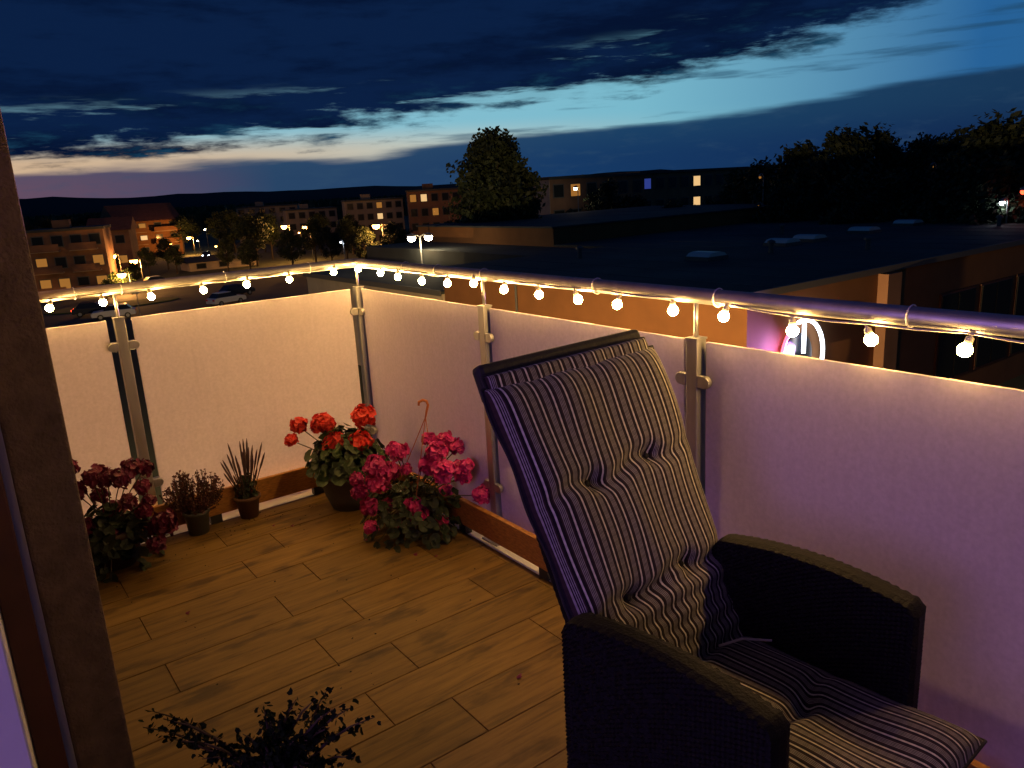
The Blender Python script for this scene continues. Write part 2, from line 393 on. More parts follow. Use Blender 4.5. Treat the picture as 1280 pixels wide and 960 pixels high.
# ================================================================== BALCONY
WX = -1.498                      # outer face of the house wall
YEND = -5.0
slab = MB().box(WX - .5, .10, YEND, .10, -.24, -.010).build('balcony_floor', M['grout'])
tag(slab, kind='structure')
ys = [.014 - .184 * k for k in range(28)]
tmesh = {}
for k in range(27):
    y1, y0 = min(ys[k], -.068), max(ys[k + 1], YEND)
    off = -.70 if k % 2 == 0 else -.88
    xs = [off + .6 * j for j in range(-2, 3)]
    for a, b in zip(xs, xs[1:]):
        a, b = max(a, WX + .002), min(b, -.068)
        if b - a < .02: continue
        g = .0013
        key = (round(b - a, 3), round(y1 - y0, 3))
        if key not in tmesh:
            w, h = (b - a) / 2 - g, (y1 - y0) / 2 - g; c = .0012
            tm = MB()
            tm.v = [(sx * w, sy * h, -.009) for sx, sy in ((-1, -1), (1, -1), (1, 1), (-1, 1))] + [(sx * w, sy * h, -c) for sx, sy in ((-1, -1), (1, -1), (1, 1), (-1, 1))] + [(sx * (w - c), sy * (h - c), 0) for sx, sy in ((-1, -1), (1, -1), (1, 1), (-1, 1))]
            tm.f = [(3, 2, 1, 0), (8, 9, 10, 11)] + [(p + j, p + (j + 1) % 4, p + 4 + (j + 1) % 4, p + 4 + j) for p in (0, 4) for j in range(4)]
            tmesh[key] = tm.mesh('floor_tile', M['tile'])
        place('floor_tile', tmesh[key], slab, ((a + b) / 2, (y0 + y1) / 2, rnd(-.0006, .0006)))
MB().box(-.0665, .13, YEND, .13, -.0095, -.002).build('edge_flashing', M['white'], slab)
MB().box(WX, -.067, -.0665, .13, -.0094, -.002).build('edge_flashing', M['white'], slab)

# house wall with the open balcony door
hw = thing('house_wall', (WX, -1.0, 0), 'rough brown stucco house wall beside the open balcony door', 'wall')
def hwp(name, m, x0, x1, y0, y1, z0, z1, par=None, bev=0):
    return MB().box(x0 - WX, x1 - WX, y0 + 1, y1 + 1, z0, z1).build(name, M[m], par or hw, bevel=bev)
hwp('outer_wall', 'stucco', WX - .104, WX, -1.81, .5, -.25, 2.9, bev=.006)
hwp('inner_wall', 'white', WX - .46, WX - .1045, -1.795, .5, -.25, 2.9)
hwp('outer_wall', 'stucco', WX - .104, WX, -6.5, -3.95, -.25, 2.9)
hwp('lintel', 'stucco', WX - .46, WX, -3.949, -1.811, 2.25, 2.9)
hwp('inner_wall', 'white', WX - .46, WX - .1045, -6.5, -3.96, -.25, 2.9)
df = thing('door_frame', (WX - .15, -1.81, 0), 'dark brown balcony door frame with a white inner jamb', 'door frame')
MB().box(-.020, .030, -.022, .014, 0, 2.25).build('outer_jamb', M['frame'], df, bevel=.004)
MB().box(-.16, -.0215, -.34, .014, 0, 2.25).build('inner_jamb', M['white'], df, bevel=.004)  # depth stretched to keep the violet room light off the stucco reveal
MB().box(-.10, .03, -2.13, .0, -.008, .012).build('threshold', M['frame'], df, bevel=.003)

# railing
rail = thing('balcony_railing', (0, 0, 0), 'steel balcony railing with frosted glass panels and a wooden kickboard', 'railing')
HG, HP, HR = .957, .962, 1.08
posts = [(-1.078, 0), (0, 0), (0, -1.087), (0, -2.114), (0, -3.15), (0, -4.2)]
def smooth_pts(pts, k=6):
    return pts
ht = MB().tube([(WX, 0, HR), (-.06, 0, HR), (-.025, -.006, HR), (-.006, -.025, HR), (0, -.06, HR), (0, -2.0, HR), (0, YEND, HR)], .0215, 20)
ht.build('handrail', M['steel'], rail, smooth=True)
for y in (-1.62, -3.3): MB().tube([(0, y - .002, HR), (0, y + .002, HR)], .0222, 20).build('rail_joint', M['steel'], rail)
pm = MB().box(-.02, .02, -.02, .02, 0, HP).mesh('post', M['steel'])
def jaw(sg, f0, f1):              # D-shaped glass clamp half, built for a run along X
    pl = [(sg * .0205, -.017)] + [(sg * (.042 + .018 * math.cos(a)), .0175 * math.sin(a)) for a in [(-90 + 18 * t) * math.pi / 180 for t in range(11)]] + [(sg * .0205, .017)]
    return MB().prism(pl if sg > 0 else pl[::-1], f0, f1).mesh('glass_clamp', M['steel'])
jaws = {sg: (jaw(sg, -.020, -.0047), jaw(sg, .0047, .020)) for sg in (-1, 1)}
rodm = MB().tube([(0, 0, HP - .01), (0, 0, HR - .015)], .0065, 10).mesh('rail_rod', M['steel'], True)
platem = MB().box(-.05, .05, -.05, .05, -.001, .006).mesh('base_plate', M['steel'])
capmh = MB().box(-.0215, .0215, -.0215, .0215, HP - .002, HP + .003).mesh('post_cap', M['steel'])
for i, (x, y) in enumerate(posts):
    p = place('post', pm, rail, (x, y, 0), bevel=.003)
    place('rail_rod', rodm, p); place('post_cap', capmh, p); place('base_plate', platem, p)
    for z in (.845, .235):
        runs = ((0, -1), (math.pi / 2, -1)) if i == 1 else ((0, -1), (0, 1)) if x < 0 else ((math.pi / 2, -1), (math.pi / 2, 1))
        for rz, sg in runs:
            for me in jaws[sg]: place('glass_clamp', me, p, (0, 0, z), rot=(0, 0, rz), bevel=.002)
G0 = .10
def pane_(x0, x1, y0, y1): MB().box(x0, x1, y0, y1, G0, HG).build('glass_panel', M['glass'], rail, bevel=.0015)
T = .0045
pane_(WX + .005, -1.078 - .047, -T, T); pane_(-1.078 + .047, -.045, -T, T)
pys = [0, -1.087, -2.114, -3.15, -4.2]
for a, b in zip(pys, pys[1:]): pane_(-T, T, b + .038, a - (.045 if a == 0 else .038))
bl = .155
MB().box(WX + .003, -.084, -.078, -.056, .038, .150).build('kick_board', M['board'], rail, bevel=.003)
for a, b in ((-.056, -1.6), (-1.603, -3.2), (-3.203, -4.9)): MB().box(-.078, -.056, b, a, .038, .150).build('kick_board', M['board'], rail, bevel=.003)
brm = MB().box(-.076, -.045, -.025, .025, 0, .0382).mesh('board_bracket', M['black'])
for y in (-.45, -.93, -1.47, -2.0, -2.6, -3.1): place('board_bracket', brm, rail, (0, y, 0))
for x in (-.35, -.84): place('board_bracket', brm, rail, (x, 0, 0), rot=(0, 0, math.pi / 2))

# string of lit globe bulbs
sl = thing('string_lights', (-.03, -.03, HR), 'string of warm lit globe bulbs tied along under the steel handrail', 'string lights')
OX = Vector((-.03, -.03, HR))
bl_left = [(-1.315, 1.028), (-1.126, 1.026), (-.943, 1.026), (-.731, 1.027), (-.543, 1.030), (-.346, 1.030), (-.126, 1.040)]
bl_right = [(-.06, 1.045), (-.289, 1.038), (-.453, 1.030), (-.66, 1.024), (-.862, 1.028), (-1.052, 1.040), (-1.246, 1.030), (-1.448, 1.027), (-1.648, 1.026), (-1.825, 1.025), (-2.047, 1.027), (-2.221, 1.028), (-2.426, 1.013), (-2.623, 1.015), (-2.819, 1.018), (-3.02, 1.02)]
gl = [(0.0001, -.0145)] + [(.0145 * math.sin(a), -.0145 * math.cos(a)) for a in [math.pi * t / 9 for t in range(1, 8)]] + [(.0072, .014), (.0068, .017)]
bulbm = MB().lathe(gl, 14).mesh('bulb', M['bulb'], True)
sockm = MB().lathe([(.0074, .015), (.0082, .017), (.008, .027), (.004, .030), (.002, .037)], 12).mesh('socket', M['cord'], True)
cordp = []
for i, (x, z) in enumerate(bl_left): cordp.append(Vector((x, -.018, z + .043)))
for y, z in bl_right: cordp.append(Vector((-.018, y, z + .043)))
for p in cordp:
    s_ = place('socket', sockm, sl, p - Vector((0, 0, .0355)) - OX, rot=(rnd(-.3, .3), rnd(-.3, .3), 0))
    place('bulb', bulbm, s_)
path = [Vector((WX + .01, -.018, 1.066))]
for a, b in zip(cordp, cordp[1:]):
    path.append(a)
    m_ = (a + b) / 2
    tight = rnd(0, 1)
    if abs(a.x - b.x) > .05 and abs(a.y - b.y) > .02: m_ = Vector((-.03, -.03, a.z))
    else: m_.z = m_.z + (-.008 if tight < .3 else -.003 if tight < .6 else .004)
    path.append(m_)
path += [cordp[-1], Vector((-.018, -3.12, 1.06))]
MB().tube([p - OX for p in path], .0026, 6).build('cord', M['cord'], sl, smooth=True)
tie = []
for t in range(17):
    a = 2 * math.pi * t / 16; tie.append((0, .0245 * math.cos(a), .0245 * math.sin(a)))
tm_ = MB().tube(tie, .0018, 5, False).mesh('cable_tie', M['white'])
for x in (-1.22, -1.05, -.63, -.24): place('cable_tie', tm_, sl, Vector((x, 0, HR)) - OX)
for y in (-.5, -.77, -1.1, -1.72, -2.19, -2.70, -3.4): place('cable_tie', tm_, sl, Vector((0, y, HR)) - OX, rot=(0, 0, math.pi / 2))

# ================================================================== CHAIR
CX, CY, CA = -.545, -2.70, R(3.5)
chair = thing('rattan_chair', (CX, CY, 0), 'black woven rattan recliner armchair with a tall back', 'chair', rz=CA)
HWD = .262                       # half width; local -y is the front
def weave_panel(poly_fn, u0, u1, v0, v1, nx, thick, place_fn, name, parent, top_fn=None):
    "a woven slab: rows of strands over and under, both sides, closed round the rim"
    mb = MB(); nu = nx; nv = max(4, int(nx * (v1 - v0) / (u1 - u0)))
    for side in (-1, 1):
        for j in range(nv + 1):
            for i in range(nu + 1):
                u = u0 + (u1 - u0) * i / nu
                vt = top_fn(u) if top_fn else v1
                v = v0 + (vt - v0) * j / nv
                edge = i in (0, nu) or j in (0, nv)
                ins = 0 if not edge else thick * rnd(.27, .33)
                rip = .0017 * (1 if (i // 2 + j) % 2 else -1) * rnd(.4, 1.5)
                mb.v.append(place_fn(u, v, side * (thick / 2 - ins + (0 if edge else rip))))
    st = (nu + 1) * (nv + 1)
    for side in (0, 1):
        for j in range(nv):
            for i in range(nu):
                q = side * st + j * (nu + 1) + i
                f = (q, q + 1, q + nu + 2, q + nu + 1)
                mb.f.append(f if side else f[::-1])
    ring = [i for i in range(nu + 1)] + [j * (nu + 1) + nu for j in range(1, nv + 1)] + [nv * (nu + 1) + i for i in range(nu - 1, -1, -1)] + [j * (nu + 1) for j in range(nv - 1, 0, -1)]
    for a, b in zip(ring, ring[1:] + ring[:1]): mb.f.append((a, b, b + st, a + st))
    return mb.build(name, M['wicker'], parent, smooth=False)
def armtop(u):                   # u from the back (+) to the front (-)
    return .598 + .026 * (1 - (u / .225) ** 2) - (.03 * ((u - .205) / .03) ** 2 if u > .205 else 0) - (.02 * ((-.20 - u) / .02) ** 2 if u < -.20 else 0)
for sg in (-1, 1):
    arm = weave_panel(None, -.22, .235, .03, .6, 96, .052, lambda u, v, w, sg=sg: (sg * (HWD - .026) + w, u, v), 'armrest', chair, armtop)
    for yy in (-.205, .215): MB().box(sg * (HWD - .026) - .018, sg * (HWD - .026) + .018, yy - .018, yy + .018, 0, .05).build('leg', M['black'], chair)
weave_panel(None, -.212, .212, .26, .345, 50, .03, lambda u, v, w: (u, -.205 + w, v), 'front_apron', chair)
MB().box(-.21, .21, -.19, .22, .33, .352).build('seat_panel', M['wicker'], chair, bevel=.004)
# reclined back: pivot at the rear of the seat
BT = R(25)
bo = Vector((.030, .17, .36)); bd = Vector((0, math.sin(BT), math.cos(BT))); bn = Vector((0, math.cos(BT), -math.sin(BT)))
BL = .735
def backpt(u, v, w): return tuple(bo + Vector((u, 0, 0)) + bd * v + bn * w)
bk = weave_panel(None, -.225, .225, .0, BL, 60, .036, lambda u, v, w: backpt(u, v, w + .03), 'backrest', chair)
tb = MB(); tb.box(-.248, .252, 0, 1, 0, 1)
tb.v = [backpt(x, BL - .06 + .084 * z, .008 + .034 * y) for x, y, z in tb.v]
tb.build('top_bar', M['pad'], bk, bevel=.011)
# cushion (a loose thing lying on the chair)
cush = thing('chair_cushion', (CX, CY, .355), 'striped tufted cushion lying on the black rattan armchair', 'cushion', rz=CA)
def cushion(name, W_, L_, thick, tufts, fn, parent, seed, creases=()):
    rr = random.Random(seed); nu, nv = 56, 100
    ph = [(rr.uniform(0, 6.28), rr.uniform(9, 30), rr.uniform(-14, 14), rr.uniform(.0006, .0019)) for _ in range(9)]
    mb = MB(); uvs = []
    for side in (1, 0):
        for j in range(nv + 1):
            for i in range(nu + 1):
                a = i / nu; b_ = j / nv
                x = (a - .5) * W_; y = b_ * L_
                ed = max(0, 1 - ((2 * a - 1) ** 8)) ** .5 * max(0, 1 - ((2 * b_ - 1) ** 14)) ** .5
                h = thick * (.16 + .84 * ed)
                dx = 0
                for tx, ty in tufts:
                    d2 = ((x - tx) ** 2 + ((y - ty) * 1.0) ** 2)
                    h -= thick * .32 * math.exp(-d2 / .0006) * ed
                    h -= thick * .30 * math.exp(-((y - ty - .012 * math.sin(x * 30)) ** 2) / .00030) * math.exp(-((x - tx) ** 2) / .016) * ed
                    dx += (tx - x) * .16 * math.exp(-d2 / .0022)
                for cy in creases:
                    yy = cy + .006 * math.sin(x * 22 + cy * 40)
                    h -= thick * .20 * math.exp(-((y - yy) ** 2) / .00022) * ed
                h += sum(k[3] * math.sin(k[0] + k[1] * x * 1.5 + k[2] * y * 1.6) for k in ph) * ed
                sw = .006 * math.sin(y * 17 + 1.3) * math.sin(x * 11 + seed) 
                xx = x + dx + sw * ed * .8 + (.004 * math.sin(y * 31 + seed) if i in (0, nu) else 0)
                mb.v.append(fn(xx, y, h if side else .004 * (1 - ed))); uvs.append((a, b_ * L_ * 2))
    st = (nu + 1) * (nv + 1)
    for side in (0, 1):
        for j in range(nv):
            for i in range(nu):
                q = side * st + j * (nu + 1) + i; f = (q, q + 1, q + nu + 2, q + nu + 1)
                mb.f.append(f if not side else f[::-1])
    ring = [i for i in range(nu + 1)] + [j * (nu + 1) + nu for j in range(1, nv + 1)] + [nv * (nu + 1) + i for i in range(nu - 1, -1, -1)] + [j * (nu + 1) for j in range(nv - 1, 0, -1)]
    for a, b in zip(ring, ring[1:] + ring[:1]): mb.f.append((b, a, a + st, b + st))
    me = mb.mesh(name, M['stripe'], True)
    ul = me.uv_layers.new(name='UVMap')
    for lp in me.loops: ul.data[lp.index].uv = uvs[lp.vertex_index]
    o = place(name, me, parent)
    MB().tube([mb.v[k] for k in ring + ring[:1]], .0034, 6, False).build('piping', M['pad'], o, smooth=True)
    return o
Zc = Vector((0, 0, .355))
cushion('back_pad', .53, .725, .062, [(-.095, .475), (.10, .485), (-.10, .225), (.10, .235)], lambda x, y, h: tuple(Vector(backpt(x * (.82 + .18 * y / .72), y - .02, .012 - h)) - Zc), cush, 3, (.09, .215, .05, .13, .165))
cushion('seat_pad', .45, .515, .050, [(-.10, .25), (.075, .25)], lambda x, y, h: (x * (1 + .10 * max(0, y - .36) / .17), .175 - y, h + .002 + .012 * max(0, y - .3)), cush, 5, (.03,))
# hood that slips over the top of the back
hb_ = cushion('back_hood', .50, .085, .030, [], lambda x, y, h: tuple(Vector(backpt(x, BL - .09 + y, .006 - h)) - Zc), cush, 8)
for tx, ty in ((-.095, .475), (.10, .485), (-.09, .225), (.09, .235)):
    MB().lathe([(.001, 0), (.007, .002), (.008, .005), (.005, .008), (.001, .009)], 10).build('tuft_button', M['pad'], cush, tuple(Vector(backpt(tx, ty - .02, -.012)) - Zc), rot=(math.pi / 2 - BT, 0, 0))
MB().tube([(.10, .13, .062), (.14, .10, .075), (.19, .06, .066)], .003, 5).build('tie_ribbon', M['cord'], cush)

# ================================================================== PLANTS ON THE BALCONY
def leaf_mesh(mb, c, nrm, r, k=7, cup=.25):
    n = Vector(nrm).normalized(); a = n.orthogonal().normalized(); b = n.cross(a); c = Vector(c)
    i = len(mb.v); mb.v.append(tuple(c - n * r * cup))
    ph = rnd(0, 6.28)
    for t in range(k):
        an = ph + 6.283 * t / k; rr = r * (rnd(.85, 1.1) if t else .35)
        mb.v.append(tuple(c + a * rr * math.cos(an) + b * rr * math.sin(an)))
    for t in range(k): mb.f.append((i, i + 1 + t, i + 1 + (t + 1) % k))
def flower_mesh(name, m, R_=.04, n=70):
    mb = MB()
    for _ in range(n):
        d = Vector((rnd(-1, 1), rnd(-1, 1), rnd(-.45, 1))).normalized()
        c = d * R_ * rnd(.72, 1.0)
        nn = (d + Vector((rnd(-.6, .6), rnd(-.6, .6), rnd(-.6, .6)))).normalized()
        leaf_mesh(mb, c, nn, R_ * rnd(.30, .44), 6, .2)
    mb.lathe([(.002, -R_ * .9), (R_ * .45, -R_ * .35), (R_ * .72, R_ * .1), (R_ * .5, R_ * .55), (.002, R_ * .75)], 8)
    return mb.mesh(name, m)
def geranium(name, loc, label, group, pot, potmat, leafmat, spread, height, nleaf, heads, fm, leafr=.028, droop=.0, hookz=None, low=.0):
    t = thing(name, loc, label, 'flowers', group)
    pr, ph = pot
    pt = MB().lathe([(pr * .62, 0), (pr * .80, ph * .35), (pr * .95, ph * .8), (pr, ph * .84), (pr * 1.04, ph * .86), (pr * 1.04, ph), (pr * .95, ph), (pr * .93, ph * .9)], 28).build('pot', M[potmat], t, smooth=True)
    MB().lathe([(pr * .92, ph * .87), (pr * .5, ph * .91), (.002, ph * .92)], 20).build('soil', M['soil'], pt)
    st = MB(); lf = MB()
    top = Vector((0, 0, ph * .9))
    for _ in range(nleaf):
        a = rnd(0, 6.283); q = math.sqrt(rnd(0, 1)); rr = spread * q
        zz = ph * (1 - droop * 1.6 * q * rnd(0, 1)) + height * math.sqrt(max(0, 1 - q * q)) * rnd(.15, .95)
        p = Vector((rr * math.cos(a), rr * math.sin(a), max(.01, zz)))
        leaf_mesh(lf, p, (math.cos(a) * q + rnd(-.5, .5), math.sin(a) * q + rnd(-.5, .5), 1 - .4 * q), leafr * rnd(.65, 1.25), 8)
        if random.random() < .35: st.tube([top + Vector((rnd(-.03, .03), rnd(-.03, .03), 0)), (top + p) / 2 + Vector((0, 0, .02)), p], .0022, 4)
    meshes = [flower_mesh('flower_head', M[fm], .044, 70) for _ in range(3)]
    for (x, y, z, sc) in heads:
        p = Vector((x, y, z))
        st.tube([top, top * .4 + p * .6 + Vector((0, 0, .015)), p], .0023, 4)
        place('flower_head', random.choice(meshes), t, p, rot=(rnd(-.4, .4), rnd(-.4, .4), rnd(0, 6)), scale=sc * 1.18)
    st.build('stems', M['stem'], t); lf.build('foliage', M[leafmat], t, smooth=False)
    return t
def pl(x, y, X0, Y0, zpl):      # photo pixel -> local offset on the vertical plane through the plant, facing the camera
    d = pix(x, y); base = Vector((X0, Y0, 0)) - CAM; n = Vector((cF.x, cF.y, 0)).normalized()
    return CAM + d * (base.dot(n) / d.dot(n)) - Vector((X0, Y0, 0))
def heads_from(pxs, X0, Y0, depth=.07):
    out = []
    n = Vector((cF.x, cF.y, 0)).normalized()
    for x, y, s in pxs:
        o = pl(x, y, X0, Y0, 0) - n * rnd(-depth * .3, depth)
        out.append((o.x, o.y, o.z, s))
    return out
P1 = (-.29, -.31)
geranium('geranium', (*P1, 0), 'bright red geranium in a wide grey bowl pot at the railing corner', None, (.14, .185), 'potgrey', 'leaf', .19, .21, 280,
         heads_from([(377, 528, .8), (402, 533, 1.05), (404, 525, .7), (421, 549, .95), (453, 519, .75), (454, 522, 1.1), (453, 548, 1.05), (363, 551, .6), (412, 526, .7)], *P1), 'petal_red')
P2 = (-.20, -.76)
hp = geranium('hanging_geranium', (*P2, 0), 'pink trailing geranium in a pot with an orange hanging hook', None, (.115, .13), 'potbrown', 'leafdark', .225, .12, 330,
         heads_from([(478, 570, 1.0), (490, 580, .9), (475, 590, .8), (548, 562, 1.0), (555, 555, .8), (560, 574, 1.0), (540, 576, .9), (575, 580, .8), (580, 588, .7), (600, 583, .8), (604, 606, .8), (502, 560, .8), (496, 553, .6), (595, 596, .6),
                     (450, 614, .7), (463, 630, .8), (480, 605, .7), (508, 630, .8), (520, 622, .8), (528, 632, .8), (500, 640, .6), (486, 626, .5), (558, 612, .6), (553, 645, .6), (536, 550, .6), (512, 575, .5), (447, 598, .6), (572, 562, .7), (585, 570, .6), (470, 645, .6)], *P2, .16), 'petal_pink', .022, .9)
hk = pl(530, 500, *P2, 0)
hx, hy = hk.x, hk.y
ht_ = pl(530, 500, *P2, 0).z
hkm = MB().tube([(hx, hy, ht_ - .075), (hx + .006, hy - .004, ht_ - .045), (hx + .012, hy - .008, ht_ - .022), (hx + .008, hy - .005, ht_ - .006), (hx - .004, hy + .003, ht_), (hx - .018, hy + .012, ht_ - .007), (hx - .020, hy + .013, ht_ - .022)], [.004, .005, .0055, .006, .006, .006, .005], 8)
hko = hkm.build('hanging_hook', M['hook'], hp, smooth=True)
hs_ = MB()
for a in (0, 2.1, 4.2): hs_.tube([(hx, hy, ht_ - .073), (.11 * math.cos(a), .11 * math.sin(a), .125)], .0022, 5)
hs_.build('hanger_wire', M['hook'], hp)
P5 = (-1.27, -.20)
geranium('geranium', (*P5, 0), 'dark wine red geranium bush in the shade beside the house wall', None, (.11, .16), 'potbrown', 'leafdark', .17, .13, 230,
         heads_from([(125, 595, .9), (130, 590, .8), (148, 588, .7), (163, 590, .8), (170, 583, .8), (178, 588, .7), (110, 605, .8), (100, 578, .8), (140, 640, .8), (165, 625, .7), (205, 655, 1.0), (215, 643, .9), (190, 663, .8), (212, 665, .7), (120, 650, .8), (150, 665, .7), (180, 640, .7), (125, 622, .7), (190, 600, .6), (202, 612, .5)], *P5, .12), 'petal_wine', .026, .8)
# heather in a grey pot
P4 = (-.93, -.12)
ht4 = thing('heather', (*P4, 0), 'reddish brown bushy heather in a small grey pot by the left panel', 'plant')
p4 = MB().lathe([(.042, 0), (.052, .09), (.058, .092), (.058, .105), (.050, .105), (.048, .098)], 20).build('pot', M['potgrey'], ht4, smooth=True)
MB().lathe([(.047, .098), (.001, .1)], 16).build('soil', M['soil'], p4)
hf = MB(); hst = MB()
for _ in range(120):
    a = rnd(0, 6.283); q = math.sqrt(rnd(0, 1)); ln = rnd(.7, 1.05)
    tip = Vector((.135 * q * math.cos(a), .135 * q * math.sin(a), .10 + .185 * ln * math.sqrt(1 - .7 * q * q)))
    b0 = Vector((.02 * math.cos(a), .02 * math.sin(a), .09)); mid = (b0 + tip) / 2 + Vector((.02 * math.cos(a), .02 * math.sin(a), -.01))
    hst.tube([b0, mid, tip], .0012, 3)
    for k in range(15):
        f = .3 + .7 * k / 14; c = b0.lerp(mid, min(1, f * 2)) if f < .5 else mid.lerp(tip, f * 2 - 1)
        leaf_mesh(hf, c + Vector((rnd(-1, 1), rnd(-1, 1), rnd(-1, 1))) * .006, (rnd(-1, 1), rnd(-1, 1), rnd(-.2, 1)), rnd(.0045, .0085), 5)
hst.build('stems', M['twig'], ht4); hf.build('foliage', M['heather'], ht4)
# upright spiky plant
P3 = (-.70, -.10)
sp3 = thing('spiky_plant', (*P3, 0), 'upright spiky plant in a small terracotta pot by the left panel', 'plant')
p3 = MB().lathe([(.040, 0), (.052, .085), (.060, .087), (.060, .102), (.052, .102), (.048, .095)], 20).build('pot', M['potterra'], sp3, smooth=True)
MB().lathe([(.049, .095), (.001, .098)], 16).build('soil', M['soil'], p3)
sg_ = [MB(), MB()]
for i in range(34):
    a = rnd(0, 6.283); q = rnd(.15, 1); ln = rnd(.17, .29) * (1 - .2 * q)
    b0 = Vector((.03 * q * math.cos(a), .03 * q * math.sin(a), .09))
    tip = b0 + Vector((math.cos(a) * q * .42 * ln / .25 * .27, math.sin(a) * q * .42 * ln / .25 * .27, ln))
    mid = b0.lerp(tip, .55) + Vector((0, 0, .005))
    MB().tube([b0, b0.lerp(mid, .6), mid, mid.lerp(tip, .35), mid.lerp(tip, .8), tip], [.0016, .0018, .0022, .0048, .004, .0008], 6).build('flower_spike', M['spike'], sp3, smooth=True)
lf3 = MB()
for _ in range(170):
    a = rnd(0, 6.283); q = rnd(0, 1)
    leaf_mesh(lf3, (.055 * q * math.cos(a), .055 * q * math.sin(a), rnd(.09, .19)), (math.cos(a), math.sin(a), rnd(-.3, .8)), rnd(.008, .016), 5)
lf3.build('foliage', M['leafdark'], sp3)
# dark arching shrub below the camera
P6 = (-1.27, -2.06)
sh = thing('cotoneaster', (*P6, 0), 'dark arching small-leaved shrub in a pot on the floor by the door', 'plant')
p6 = MB().lathe([(.075, 0), (.095, .15), (.105, .152), (.105, .18), (.095, .18), (.09, .165)], 22).build('pot', M['potbrown'], sh, smooth=True)
MB().lathe([(.09, .165), (.001, .17)], 16).build('soil', M['soil'], p6)
tw, lv = MB(), MB()
ends = [pl(180, 905, *P6, 0), pl(205, 897, *P6, 0), pl(235, 912, *P6, 0), pl(265, 925, *P6, 0), pl(300, 925, *P6, 0), pl(325, 893, *P6, 0), pl(345, 885, *P6, 0), pl(365, 888, *P6, 0), pl(390, 885, *P6, 0), pl(415, 890, *P6, 0), pl(438, 888, *P6, 0), pl(425, 920, *P6, 0), pl(445, 940, *P6, 0), pl(400, 910, *P6, 0), pl(165, 930, *P6, 0), pl(350, 910, *P6, 0), pl(375, 905, *P6, 0), pl(310, 945, *P6, 0), pl(340, 935, *P6, 0), pl(370, 930, *P6, 0), pl(395, 935, *P6, 0), pl(330, 910, *P6, 0)]
ends += [e + Vector((rnd(-.08, .08), rnd(-.08, .08), rnd(-.05, .0))) for e in ends[3:]]
fwd = Vector((cF.x, cF.y, 0)).normalized()
for e in ends:
    e = e + fwd * rnd(-.06, .06)
    b0 = Vector((rnd(-.03, .03), rnd(-.03, .03), .16)); mid = b0.lerp(e, .55) + Vector((0, 0, .035))
    tw.tube([b0, b0.lerp(mid, .5) + Vector((0, 0, .012)), mid, mid.lerp(e, .5) + Vector((0, 0, .008)), e], [.004, .0035, .003, .002, .001], 5)
    for k in range(46):
        f = .12 + .88 * k / 45; c = b0.lerp(mid, f / .55) if f < .55 else mid.lerp(e, (f - .55) / .45)
        leaf_mesh(lv, c + Vector((rnd(-1, 1), rnd(-1, 1), rnd(-.8, 1))) * .015, (rnd(-1, 1), rnd(-1, 1), rnd(0, 1)), rnd(.005, .0095), 6)
tw.build('twigs', M['twig'], sh); lv.build('foliage', M['leafblack'], sh)
# fallen petals
for i, (x, y, s, lb) in enumerate([(-.498, -1.882, .011, 'curled dark red petal fallen alone on the tiles beside the armchair'), (-.66, -.30, .008, None), (-.60, -.36, .009, None), (-.33, -.98, .010, None), (-.28, -1.05, .008, None), (-.42, -.72, .008, None), (-1.16, -.82, .009, None)]):
    q = MB(); leaf_mesh(q, (0, 0, .004), (rnd(-.3, .3), rnd(-.3, .3), 1), s, 7, -.5); leaf_mesh(q, (s * .6, s * .3, .005), (rnd(-.5, .5), .3, 1), s * .7, 6, -.5)
    tag(q.build('fallen_petal', M['petal_wine'], loc=(x, y, .001)), lb or 'small dark fallen petal on the tiles near the flower pots', 'petal', None if lb else 'petals fallen on the tiles')

# ================================================================== OUTSIDE: low flat-roofed hall across the yard
ZR = -2.6
hall = thing('flat_roofed_hall', (20.7, 13.2, GZ), 'low orange rendered hall with a wide dark flat roof', 'building')
def hp_(name, m, x0, x1, y0, y1, z0, z1, par=None): return MB().box(x0 - 20.7, x1 - 20.7, y0 - 13.2, y1 - 13.2, z0 - GZ, z1 - GZ).build(name, M[m], par or hall)
hp_('wall', 'render', 20.7, 78, 13.2, 33.2, GZ, ZR - .12)
hp_('wall', 'render', 33.0, 78, 33.2, 38.5, GZ, ZR - .12)
rf = hp_('roof', 'roof', 20.55, 78.2, 13.05, 33.3, ZR - .118, ZR)
hp_('roof', 'roof', 33.0, 78.2, 33.301, 38.5, ZR - .118, ZR)
for x0, x1, y0, y1 in ((20.5, 78.2, 12.98, 13.12), (20.5, 20.64, 13.121, 33.35)): hp_('roof_edge', 'capm', x0, x1, y0, y1, ZR - .2, ZR + .05)
ub = hp_('upper_wall', 'render', 33.0, 62, 38.501, 57, GZ, -1.5)
hp_('upper_roof', 'roof', 32.85, 62.2, 38.4, 57.1, -1.499, -1.38)
pil = hp_('pillar', 'brick', 29.2, 30.25, 12.75, 13.19, GZ, ZR - .25)
for x0 in (34.6, 38.6, 42.6, 46.6, 50.6):
    w_ = hp_('window', 'frame', x0, x0 + 3.4, 13.12, 13.198, -8.6, -4.35)
    hp_('pane', 'pane', x0 + .12, x0 + 1.64, 13.09, 13.119, -8.5, -4.45, w_); hp_('pane', 'pane', x0 + 1.76, x0 + 3.28, 13.09, 13.119, -8.5, -4.45, w_)
MB().tube([(20.62 - 20.7, 26.5 - 13.2, 0), (20.62 - 20.7, 26.5 - 13.2, 7.2)], .06, 8).build('downpipe', M['capm'], hall)
for k in range(22): hp_('roof_seam', 'capm', 22.4 + k * 2.5, 22.46 + k * 2.5, 13.125, 33.29, ZR + .001, ZR + .016, rf)
